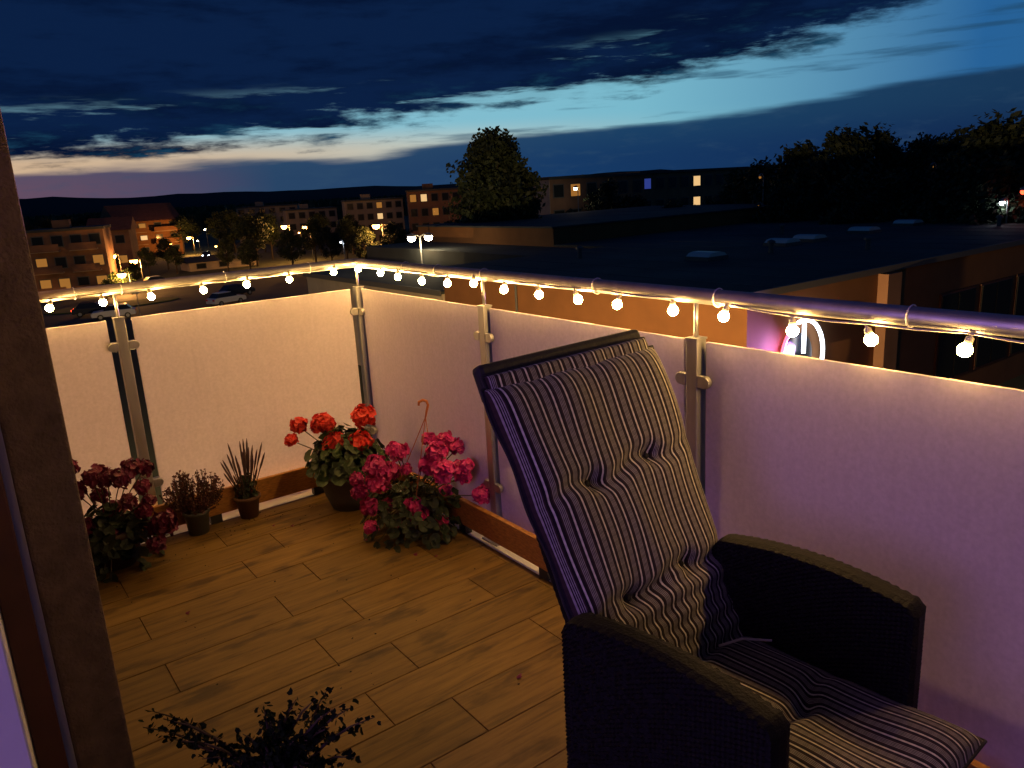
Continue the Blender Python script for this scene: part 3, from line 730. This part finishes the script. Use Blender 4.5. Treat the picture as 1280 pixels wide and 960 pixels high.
for k, (x, y) in enumerate([(27, 29), (36, 17.5), (44, 28), (52, 18), (60, 27), (33, 21)]):
    v = MB().tube([(x - 20.7, y - 13.2, ZR - GZ - .01), (x - 20.7, y - 13.2, ZR - GZ + .55)], .12, 10).build('roof_vent', M['capm'], hall)
    MB().lathe([(.22, .5), (.2, .6), (.02, .68)], 10, (x - 20.7, y - 13.2, ZR - GZ)).build('vent_cowl', M['capm'], v)
annex = thing('pale_annex', (20.8, 33.6, GZ), 'pale rendered annex with a dark low roof beside the hall', 'building')
MB().box(0, 12.1, 0, 19.5, 0, 5.85).build('wall', M['pale'], annex)
MB().box(-.15, 12.1, -.1, 19.6, 5.851, 6.0).build('roof', M['roof'], annex)
MB().box(-.22, -.151, -.1, 19.6, 5.75, 6.06).build('roof_edge', M['capm'], annex)
for i, (x, y) in enumerate([(883, 319), (978, 302), (1012, 297), (1080, 287), (1135, 278)]):
    d = pix(x, y); p = CAM + d * ((ZR + .2 - CAM.z) / d.z)
    sk_ = thing('roof_skylight', (p.x, p.y, ZR), 'pale domed skylight set on the dark flat roof', 'skylight', 'skylights in a row on the flat roof')
    MB().box(-.75, .75, -.75, .75, -.01, .18).build('kerb', M['capm'], sk_)
    MB().prism([(-.7, .181), (.7, .181), (.5, .33), (.2, .38), (-.2, .38), (-.5, .33)], -.7, .7).build('dome', M['sky_panel'], sk_)

# lit ring sign on the hall front
d = pix(1003, 447); sp_ = CAM + d * ((12.9 - CAM.y) / d.y)
ns = thing('neon_sign', (sp_.x, sp_.y, sp_.z), 'round glowing sign, white on one side and red on the other, on the hall front', 'sign')
d2 = pix(1028, 447); rx = abs((CAM + d2 * ((12.9 - CAM.y) / d2.y)).x - sp_.x); d3 = pix(1010, 399); rz_ = abs((CAM + d3 * ((12.9 - CAM.y) / d3.y)).z - sp_.z)
def arc(a0, a1, n=22): return [(rx * math.cos(R(a0 + (a1 - a0) * t / n)), 0, rz_ * math.sin(R(a0 + (a1 - a0) * t / n))) for t in range(n + 1)]
MB().tube(arc(105, -80), .075, 8).build('white_arc', M['neonw'], ns, smooth=True)
MB().tube(arc(128, 268), .065, 8).build('red_arc', M['neonr'], ns, smooth=True)
MB().tube([(.04 * rx, 0, rz_ * .9), (.04 * rx, 0, .12 * rz_)], .075, 8).build('white_stroke', M['neonw'], ns, smooth=True)
sgl = lamp('panel_violet_light', 'AREA', (sp_.x - .05, sp_.y - .12, sp_.z), 1600, (.66, .30, 1.0), size=1.1, shape='DISK', spread=R(110))  # added violet light, aimed at the balcony to tint the frosted panels
sgl.rotation_euler = Vector((-.87, -.5, .12)).to_track_quat('-Z', 'Y').to_euler()
back_ = MB().tube([(0, .19, 0), (0, .29, 0)], .9, 28); back_.build('backing_disc', M['carb'], ns)

# ------------------------------------------------------------------ apartment blocks and houses
winm, panem = {}, {}
def window_set(parent, face, w, h, spots, litset, wmat='conc'):
    "windows on local -Y face ('f', at y=0) or -X face ('s', at x=0); spots are (along, z)"
    for i, (u, z) in enumerate(spots):
        key = (w, h)
        if key not in winm:
            winm[key] = MB().box(-w / 2 - .12, w / 2 + .12, -.06, .02, -h / 2 - .12, h / 2 + .12).mesh('window', M['capm'])
            panem[key] = {k: MB().box(-w / 2, w / 2, -.09, -.061, -h / 2, h / 2).mesh('pane', M[k]) for k in ('pane', 'lit', 'litw', 'bluel')}
        o = place('window', winm[key], parent, (u, 0, z) if face == 'f' else (0, u, z), rot=(0, 0, 0 if face == 'f' else -math.pi / 2))
        place('pane', panem[key][litset.get(i, 'pane')], o)
def block(name, loc, rz, w, d, h, label, wall, floors, cols, lit={}, roofm='roof', gable=0, balc=False, cat='building', group=None, side_cols=0, slit={}, lit_side=None):
    t = thing(name, loc, label, cat, group, rz)
    MB().box(0, w, 0, d, 0, h).build('wall', M[wall], t)
    if lit_side: MB().box(-.05, 0, .0, d, 0, h).build('gable_lit_skin', M[lit_side], t)  # thin skin in another wall colour, painting street lamp light onto the gable
    hut = h != 12.0 and h < 11.9
    if gable:
        r_ = MB().prism([(-.5, h + .001), (d + .5, h + .001), (d / 2, h + gable)], -.5, w + .5, 'x').build('roof', M[roofm], t)
    else:
        r_ = MB().box(-.2, w + .2, -.2, d + .2, h + .001, h + .35).build('roof', M[roofm], t)
        if hut: MB().box(w * .3, w * .3 + 2.2, d * .3, d * .3 + 2, h + .351, h + 1.5).build('roof_hut', M[wall], r_)
    fh = h / floors
    spots = [((c + .5) * w / cols, (f + .55) * fh) for f in range(floors) for c in range(cols)]
    window_set(t, 'f', min(1.5, w / cols * .55), min(1.4, fh * .5), spots, lit)
    if side_cols: window_set(t, 's', 1.2, min(1.3, fh * .5), [((c + .5) * d / side_cols, (f + .55) * fh) for f in range(floors) for c in range(side_cols)], slit)
    if balc:
        for f in range(floors):
            for c in range(0, cols, 2):
                b_ = MB().box((c + .1) * w / cols, (c + 1.6) * w / cols, -1.3, -.001, f * fh - .12 + .35, f * fh + .04 + .35).build('balcony', M['pale'], t)
                MB().box((c + .1) * w / cols, (c + 1.6) * w / cols, -1.36, -1.301, f * fh + .3, f * fh + 1.3).build('parapet', M[wall], b_)
    return t
def gp(x, D): p = at(x, 300, D); return (p.x, p.y, GZ)
def az(x): d = pix(x, 300); return math.atan2(d.x, d.y)
MB().box(7.0, 12.19, -.05, 23.3, 6.001, 7.25).build('roof_step', M['roof'], annex)
# local -Y axis turned to the camera when rz = -azimuth
block('apartment_house', gp(34, 128), -az(75) - .15, 9.5, 10, 8.9, 'three storey balcony house with orange lit ground floor beside street lamps', 'brick', 3, 4, {0: 'lit', 1: 'lit', 3: 'lit', 4: 'lit', 7: 'lit'}, balc=True)  # glowing panes stand in for street lamp light on the walls
block('gabled_house', gp(150, 205), -az(190) + .35, 14.5, 11, 8.4, 'big orange lit house with a wide pitched roof', 'render', 3, 4, {5: 'litw', 9: 'lit'}, 'tilered', 4.0, balc=True, side_cols=2)
block('small_house', gp(112, 170), -az(120) - .2, 7, 8, 7.6, 'narrow brown house between the balcony house and the pitched roof house', 'brick', 2, 2, {1: 'lit'}, 'tilered', 2.4)
block('long_shed', gp(232, 150), -az(262) + .28, 12, 6, 1.5, 'long low shed with a dark roof and patched pale wall', 'pale', 1, 3, {}, 'roof', .9, cat='shed')
block('apartment_block', gp(300, 240), -az(330) - .1, 17, 11, 9.8, 'dark apartment block above the treetops with a plain roof hut', 'conc', 4, 6, {8: 'lit'})
block('apartment_block', gp(362, 215), -az(390) + .12, 13, 10, 8.6, 'brownish apartment block behind the two small street lamps', 'conc', 3, 5, {3: 'lit'})
block('apartment_block', gp(436, 190), -az(465) + .1, 13.5, 11, 10.2, 'apartment block with a pair of lit windows on two floors', 'conc', 4, 6, {9: 'lit', 15: 'litw', 21: 'lit'})
block('apartment_block', gp(514, 165), -az(545) + .05, 11, 11, 11.6, 'lit apartment block with bright windows beside the tall tree', 'brick', 4, 5, {15: 'lit', 16: 'litw', 12: 'lit'})
cx_, cy_ = 80.8, 76.7
block('apartment_block', (58.7, 70, GZ), 0, 16, 9, 12.0, 'apartment block with its lamp lit gable coloured pale, right behind the tall tree', 'brick', 4, 6, {19: 'lit'}, lit_side='pale')
block('apartment_block', (98.5, 108, GZ), 0, 24, 9, 12.6, 'distant apartment block with a brown lit gable end', 'brick', 4, 7, {}, lit_side='conc')
block('apartment_block', (80.8, 76.7, GZ), 0, 24, 8, 12.2, 'dark apartment block with two lit windows above one another', 'brick', 4, 9, {22: 'litw', 31: 'litw', 27: 'bluel', 23: 'pane'}, lit_side='conc')

# ------------------------------------------------------------------ trees
def crown_mesh(name, n, fn, size, m):
    mb = MB()
    for _ in range(n):
        c = fn()
        nn = Vector((rnd(-1, 1), rnd(-1, 1), rnd(-1, 1))).normalized(); a = nn.orthogonal().normalized(); b = nn.cross(a); s = size * rnd(.6, 1.3)
        mb.poly([c + a * s, c + b * s * .55, c - a * s, c - b * s * .55])
    return mb.mesh(name, M[m])
def crown_fn(rx, rz, zc, nl, lob, top=1.0):
    cl = []
    for _ in range(nl):
        a = rnd(0, 6.283); h = rnd(-.9, 1); q = math.sqrt(max(0, 1 - h * h)) * rnd(.35, .95)
        q *= 1 if h < 0 else (1 - h * (1 - top))
        cl.append(Vector((rx * q * math.cos(a), rx * q * math.sin(a), zc + rz * h * .9)))
    sz = [rnd(.55, 1.35) for _ in cl]
    def f():
        ci = random.randrange(len(cl)); c = cl[ci]; d = Vector((rnd(-1, 1), rnd(-1, 1), rnd(-1, 1)))
        while d.length > 1: d = Vector((rnd(-1, 1), rnd(-1, 1), rnd(-1, 1)))
        return c + d * lob * sz[ci] * (.5 + .6 * d.length)
    return f
def trunk_mesh(h, r, spread):
    mb = MB(); mb.tube([(0, 0, 0), (.1, .05, h * .3), (0, .1, h * .62), (.05, 0, h * .85)], [r, r * .8, r * .5, r * .15], 8)
    for k in range(9):
        a = k * 2.4; z = h * (.28 + .06 * k)
        mb.tube([(0, .05, z), (spread * .4 * math.cos(a), spread * .4 * math.sin(a), z + h * .1), (spread * .85 * math.cos(a), spread * .85 * math.sin(a), z + h * .17)], [r * .4, r * .25, r * .08], 5)
    return mb.mesh('trunk', M['bark'])
TV = []
for k in range(4): TV.append((crown_mesh('crown', 5200, crown_fn(3.6, 4.6, 8.4, 46, 1.15, .6), .24, 'crown'), trunk_mesh(12.5, .28, 3.2)))
def tree(name, loc, h, label, group=None, v=0, sx=1.0):
    t = thing(name, loc, label, 'tree', group); s = h / 13.8
    place('crown', TV[v][0], t, rot=(0, 0, rnd(0, 6)), scale=(s * sx, s * sx, s)); place('trunk', TV[v][1], t, scale=(s * sx, s * sx, s))
    return t
bt_ = thing('linden_tree', gp(622, 72), 'tall dense dark tree standing alone behind the upper orange wall', 'tree')
place('crown', crown_mesh('crown', 21000, crown_fn(4.3, 6.0, 9.9, 150, 1.2, .8), .25, 'crown'), bt_); place('trunk', trunk_mesh(15.5, .38, 3.6), bt_)
RT = [(925, 95, 12.2), (962, 84, 13.6), (1000, 78, 14.6), (1046, 74, 15.4), (1085, 80, 15.3), (1118, 92, 14.6), (1158, 80, 14.4), (1196, 74, 14.6), (1236, 68, 14.9), (1272, 72, 15.0), (1315, 70, 15.2), (1020, 98, 14), (1140, 100, 14.8), (1215, 96, 15.2), (980, 70, 11), (1066, 66, 11.5), (1180, 64, 12), (1255, 62, 12.5), (1110, 70, 11.5), (1360, 68, 15)]
for i, (x, D, h) in enumerate(RT): tree('broadleaf_tree', gp(x, D), h, 'dark broadleaf tree in the grove behind the flat-roofed hall', 'trees in the grove behind the hall', i % 4, rnd(.9, 1.15))
for i, (x, D, h) in enumerate([(768, 92, 12.4), (745, 100, 11.2), (795, 95, 10.2), (840, 80, 9.5), (880, 84, 9.8), (715, 84, 9.2)]): tree('broadleaf_tree', gp(x, D), h, 'dark tree in front of the middle apartment blocks', 'trees before the apartment blocks', (i + 1) % 4)
for i, (x, D, h) in enumerate([(240, 222, 9.5), (274, 215, 10), (292, 168, 10.4), (318, 150, 10.2), (338, 165, 9.4), (362, 130, 7.2), (392, 140, 8.4), (412, 128, 7.6), (432, 135, 8.2), (455, 122, 7.2), (490, 118, 7.6), (505, 112, 7.4), (308, 128, 6.2), (280, 140, 6.0), (548, 100, 7), (440, 160, 8.6), (400, 175, 8.8), (330, 190, 9.6)]):
    tree('broadleaf_tree', gp(x, D), h, 'dark tree among the street lamps beyond the car park', 'trees beyond the car park', (i + 2) % 4, rnd(1, 1.3))
for i, (x, D, h) in enumerate([(60, 190, 10.8), (38, 175, 10.5), (88, 210, 11), (112, 230, 11), (135, 150, 5), (180, 150, 5.2), (215, 148, 5), (160, 128, 4), (205, 160, 6), (228, 210, 10), (100, 180, 9.2), (142, 260, 11.5)]):
    tree('broadleaf_tree', gp(x, D), h, 'dark tree around the orange lit houses', 'trees around the houses', i % 4, rnd(1, 1.3))
far = MB()
for _ in range(5200):
    a = R(rnd(-6, 72)); D = rnd(420, 1300); h = rnd(5, 11.5)
    c = Vector((math.sin(a) * D, math.cos(a) * D, GZ))
    for k in range(3):
        n_ = rnd(2.5, 5); o_ = Vector((rnd(-3, 3), rnd(-3, 3), 0)); th = rnd(0, 3.1); e_ = Vector((math.cos(th), math.sin(th), 0)) * n_
        far.poly([c + o_ - e_, c + o_ + e_, c + o_ + e_ * .7 + Vector((0, 0, h * rnd(.6, .8))), c + o_ + Vector((0, 0, h * rnd(.85, 1)))])
tag(far.build('distant_woods', M['crown']), 'distant dark woods below the hills', 'woods', kind='stuff')

# ------------------------------------------------------------------ street lamps
def street_lamp(px, py, D, m, energy, color, label, group=None, r=.22, arm=.9, twin=False):
    head = at(px, py, D)
    h = head.z - GZ
    a = az(px)
    t = thing('street_lamp', (head.x, head.y, GZ), label, 'street lamp', group, -a)
    ax = .0 if twin else arm
    MB().tube([(ax, 0, 0), (ax, 0, h * .6), (ax, 0, h + .12)] + ([(ax * .5, 0, h + .35), (0, 0, h + .3)] if arm and not twin else []), [.085, .065, .05] + ([.04, .04] if arm and not twin else []), 8).build('pole', M['pole'], t, smooth=True)
    for dx in ((-.62, .62) if twin else (0,)):
        hd = MB().lathe([(.05, .32), (r * .9, .24), (r, .12), (r * .8, .1)], 12).build('lamp_housing', M['pole'], t, (dx, 0, h))
        if twin: MB().tube([(0, 0, h + .1), (dx, 0, h + .33)], .04, 6).build('bracket', M['pole'], t)
        MB().lathe([(.01, -r * .75), (r * .6, -r * .55), (r * .85, 0), (r * .7, .1), (.01, .12)], 12).build('lens', M[m], t, (dx, 0, h), smooth=True)
    if energy:
        lamp('lamp_light', 'POINT', head - Vector((0, 0, r + .15)), energy, color, shadow_soft_size=.15)
SOD = (1, .42, .10)
for x, y, D, e, lb in ((140, 320, 135, 4000, 'sodium street lamp between the balcony house and a shrub'), (167, 326, 132, 4000, 'sodium street lamp on the road before the pitched roof house'), (152, 343, 118, 2500, 'low sodium lamp shining through yellow shrubs by the car park'), (236, 297, 200, 4500, 'orange street lamp at the corner of the pitched roof house'),
                       (355, 283, 150, 2500, 'small orange street lamp in front of the brownish apartment block'), (381, 284, 155, 2500, 'orange street lamp between the trees and brownish block'), (470, 282, 120, 3000, 'orange street lamp on a tall bare pole before the pair of lit windows')):
    street_lamp(x, y, D, 'sodium', e, SOD, lb, None, .68 if D < 140 else .62)
street_lamp(525, 297, 58, 'ledlamp', 130, (1, .55, .2), 'bright twin-headed white street lamp at the end of the orange upper wall', None, .36, twin=True)
street_lamp(426, 303, 100, 'cold', 60, (.8, .9, 1), 'thin white lamp post by the long dark roof edge', None, .1, .3)
# yard lamp down between the houses: it lights the hall fronts orange
yl = street_lamp(960, 700, 15.5, 'sodium', 1100, SOD, 'sodium yard lamp behind the frosted panel, lighting the hall front', None, .25)
for x, y, D, lb in ((1211, 205, 70, 'small white lamp high among the grove trees'), (1165, 209, 72, 'faint yellowish lamp low in the grove trees'), (1249, 207, 68, 'tiny amber lamp near the end of the grove'), (1253, 254, 60, 'bright cold white lamp at the foot of the grove'), (950, 222, 76, 'yellowish lamp at the left end of the grove'), (948, 258, 74, 'dim lamp near the ground at the left end of the grove')):
    cold = '1253' in str(x)
    street_lamp(x, y, D, 'cold' if cold else 'lit', 12 if cold else 0, (.9, .95, 1), lb, None, .2 if cold else .13, .3)
street_lamp(1279, 240, 60, 'red', 8, (1, .15, .05), 'red glowing lamp at the edge of the grove', None, .2, .3)

for x, y, D, lb in ((213, 305, 196, 'amber wall lamp post before the pitched roof house front'), (247, 301, 215, 'tiny pale lamp between the pitched roof house and the headlights'), (270, 308, 180, 'tiny amber lamp beside the car headlights'), (280, 307, 182, 'faint amber lamp under the trees beside the car headlights'), (256, 287, 230, 'tiny white lamp behind the pitched roof house'), (104, 303, 140, 'small white lamp at the corner of the balcony house'), (114, 318, 136, 'small amber lamp low beside the balcony house'), (374, 291, 170, 'faint amber lamp low under the brownish apartment block'), (719, 236, 92, 'small white lamp beside the pale gabled block')):
    street_lamp(x, y, D, 'ledlamp' if 'white' in lb or 'pale' in lb else 'sodium', 0, SOD, lb, None, .22, .3)
# glowing shrubs by the low sodium lamp
def shrub(px, py, D, s, label, m='crown'):
    p = at(px, py, D); t = thing('shrub', (p.x, p.y, GZ), label, 'shrub'); zc = s * .9
    place('crown', crown_mesh('crown', 900, crown_fn(s * .8, s * .7, zc, 12, s * .35), .16, 'grass'), t)
    MB().tube([(0, 0, 0), (.05, 0, zc)], [.08, .03], 6).build('stem', M['bark'], t)
shrub(150, 345, 120, 2.0, 'lamp lit yellow shrub beside the low sodium lamp')
shrub(135, 350, 117, 1.5, 'small lamp lit shrub between the balcony house and car park')
shrub(480, 300, 119, 1.8, 'orange lit shrub under the tall bare lamp pole')

# ------------------------------------------------------------------ cars
def car(px, py, D, ang, paint, label, head=False, tail=False, z=None):
    p = at(px, py, D)
    t = thing('parked_car', (p.x, p.y, GZ + .03), label, 'car', None, ang)
    body = [(-2.15, .32), (2.15, .32), (2.2, .62), (2.05, .85), (1.05, .95), (-1.75, .98), (-2.15, .85)]
    MB().prism(body, -.86, .86).build('body', M[paint], t, bevel=.06)
    cab = MB(); 
    lo = [(1.05, -.80), (-1.85, -.80), (-1.85, .80), (1.05, .80)]; hi = [(.30, -.62), (-1.35, -.62), (-1.35, .62), (.30, .62)]
    cab.v = [(x, y, .93) for x, y in lo] + [(x, y, 1.43) for x, y in hi]; cab.f = [(0, 1, 5, 4), (1, 2, 6, 5), (2, 3, 7, 6), (3, 0, 4, 7), (3, 2, 1, 0)]
    cab.build('windows', M['pane'], t)
    MB().box(-1.36, .31, -.63, .63, 1.425, 1.48).build('roof', M[paint], t, bevel=.02)
    for x in (-1.35, 1.3):
        for y in (-.80, .80):
            w_ = MB().tube([(x, y - .1, .31), (x, y + .1, .31)], .31, 16).build('wheel', M['tyre'], t)
            MB().tube([(x, y - .104, .31), (x, y + .104, .31)], .19, 12).build('rim', M['cars'], w_)
    for y in (-.62, .62):
        MB().box(2.12, 2.19, y - .17, y + .17, .62, .76).build('headlight', M['cold' if head else 'cars'], t)
        MB().box(-2.19, -2.10, y - .16, y + .16, .66, .84).build('tail_light', M['red' if tail else 'petal_red'], t)
car(143, 393, 94, 2.9, 'carw', 'white car parked by the grass island')
car(118, 388, 99, -.3, 'carb', 'dark car with red tail lights parked beside the white car', tail=True)
car(283, 375, 96, .35, 'carw', 'white car parked near the pale annex')
car(296, 366, 104, .3, 'carb', 'dark car parked behind the white one near the annex')
car(196, 345, 128, .15, 'cars', 'silver car standing under the shrubs at the road edge')
car(257, 312, 185, -1.9, 'carb', 'car with bright headlights on the road', head=True)
# thin sign post by the island
sgp = at(175, 392, 93)
t = thing('sign_post', (sgp.x, sgp.y, GZ), 'thin grey post standing on the grass island', 'post')
MB().tube([(0, 0, 0), (0, 0, 3.2)], .04, 6).build('pole', M['pole'], t); MB().box(-.3, .3, -.03, -.045 + .04, 2.5, 3.1).build('sign_plate', M['cars'], t, rot=(0, 0, -.3))
# lamp in the yard below the balcony
street_lamp(330, 640, 15, 'ledlamp', 29000, (1, .60, .22), 'warm white yard lamp behind the frosted panel before the flower pots', None, .2)
street_lamp(40, 470, 70, 'ledlamp', 5000, (1, .85, .62), 'white car park lamp hidden low beside the house wall', None, .2)
# soil crumbs and dry bits around the pots
cr = MB()
for _ in range(260):
    cxp, cyp, sd = random.choice([(*P1, .26), (*P2, .34), (*P5, .30), (*P4, .2), (*P3, .2), (-.7, -1.2, .7)])
    x, y = random.gauss(cxp, sd * .6), random.gauss(cyp - .05, sd * .6)
    if WX + .03 < x < -.09 and y < -.09:
        leaf_mesh(cr, (x, y, .0035), (rnd(-.5, .5), rnd(-.5, .5), 1), rnd(.0015, .0045), 5, .6)
tag(cr.build('soil_crumbs', M['soil']), 'dark soil crumbs scattered on the tiles around the pots', 'crumbs', kind='stuff')
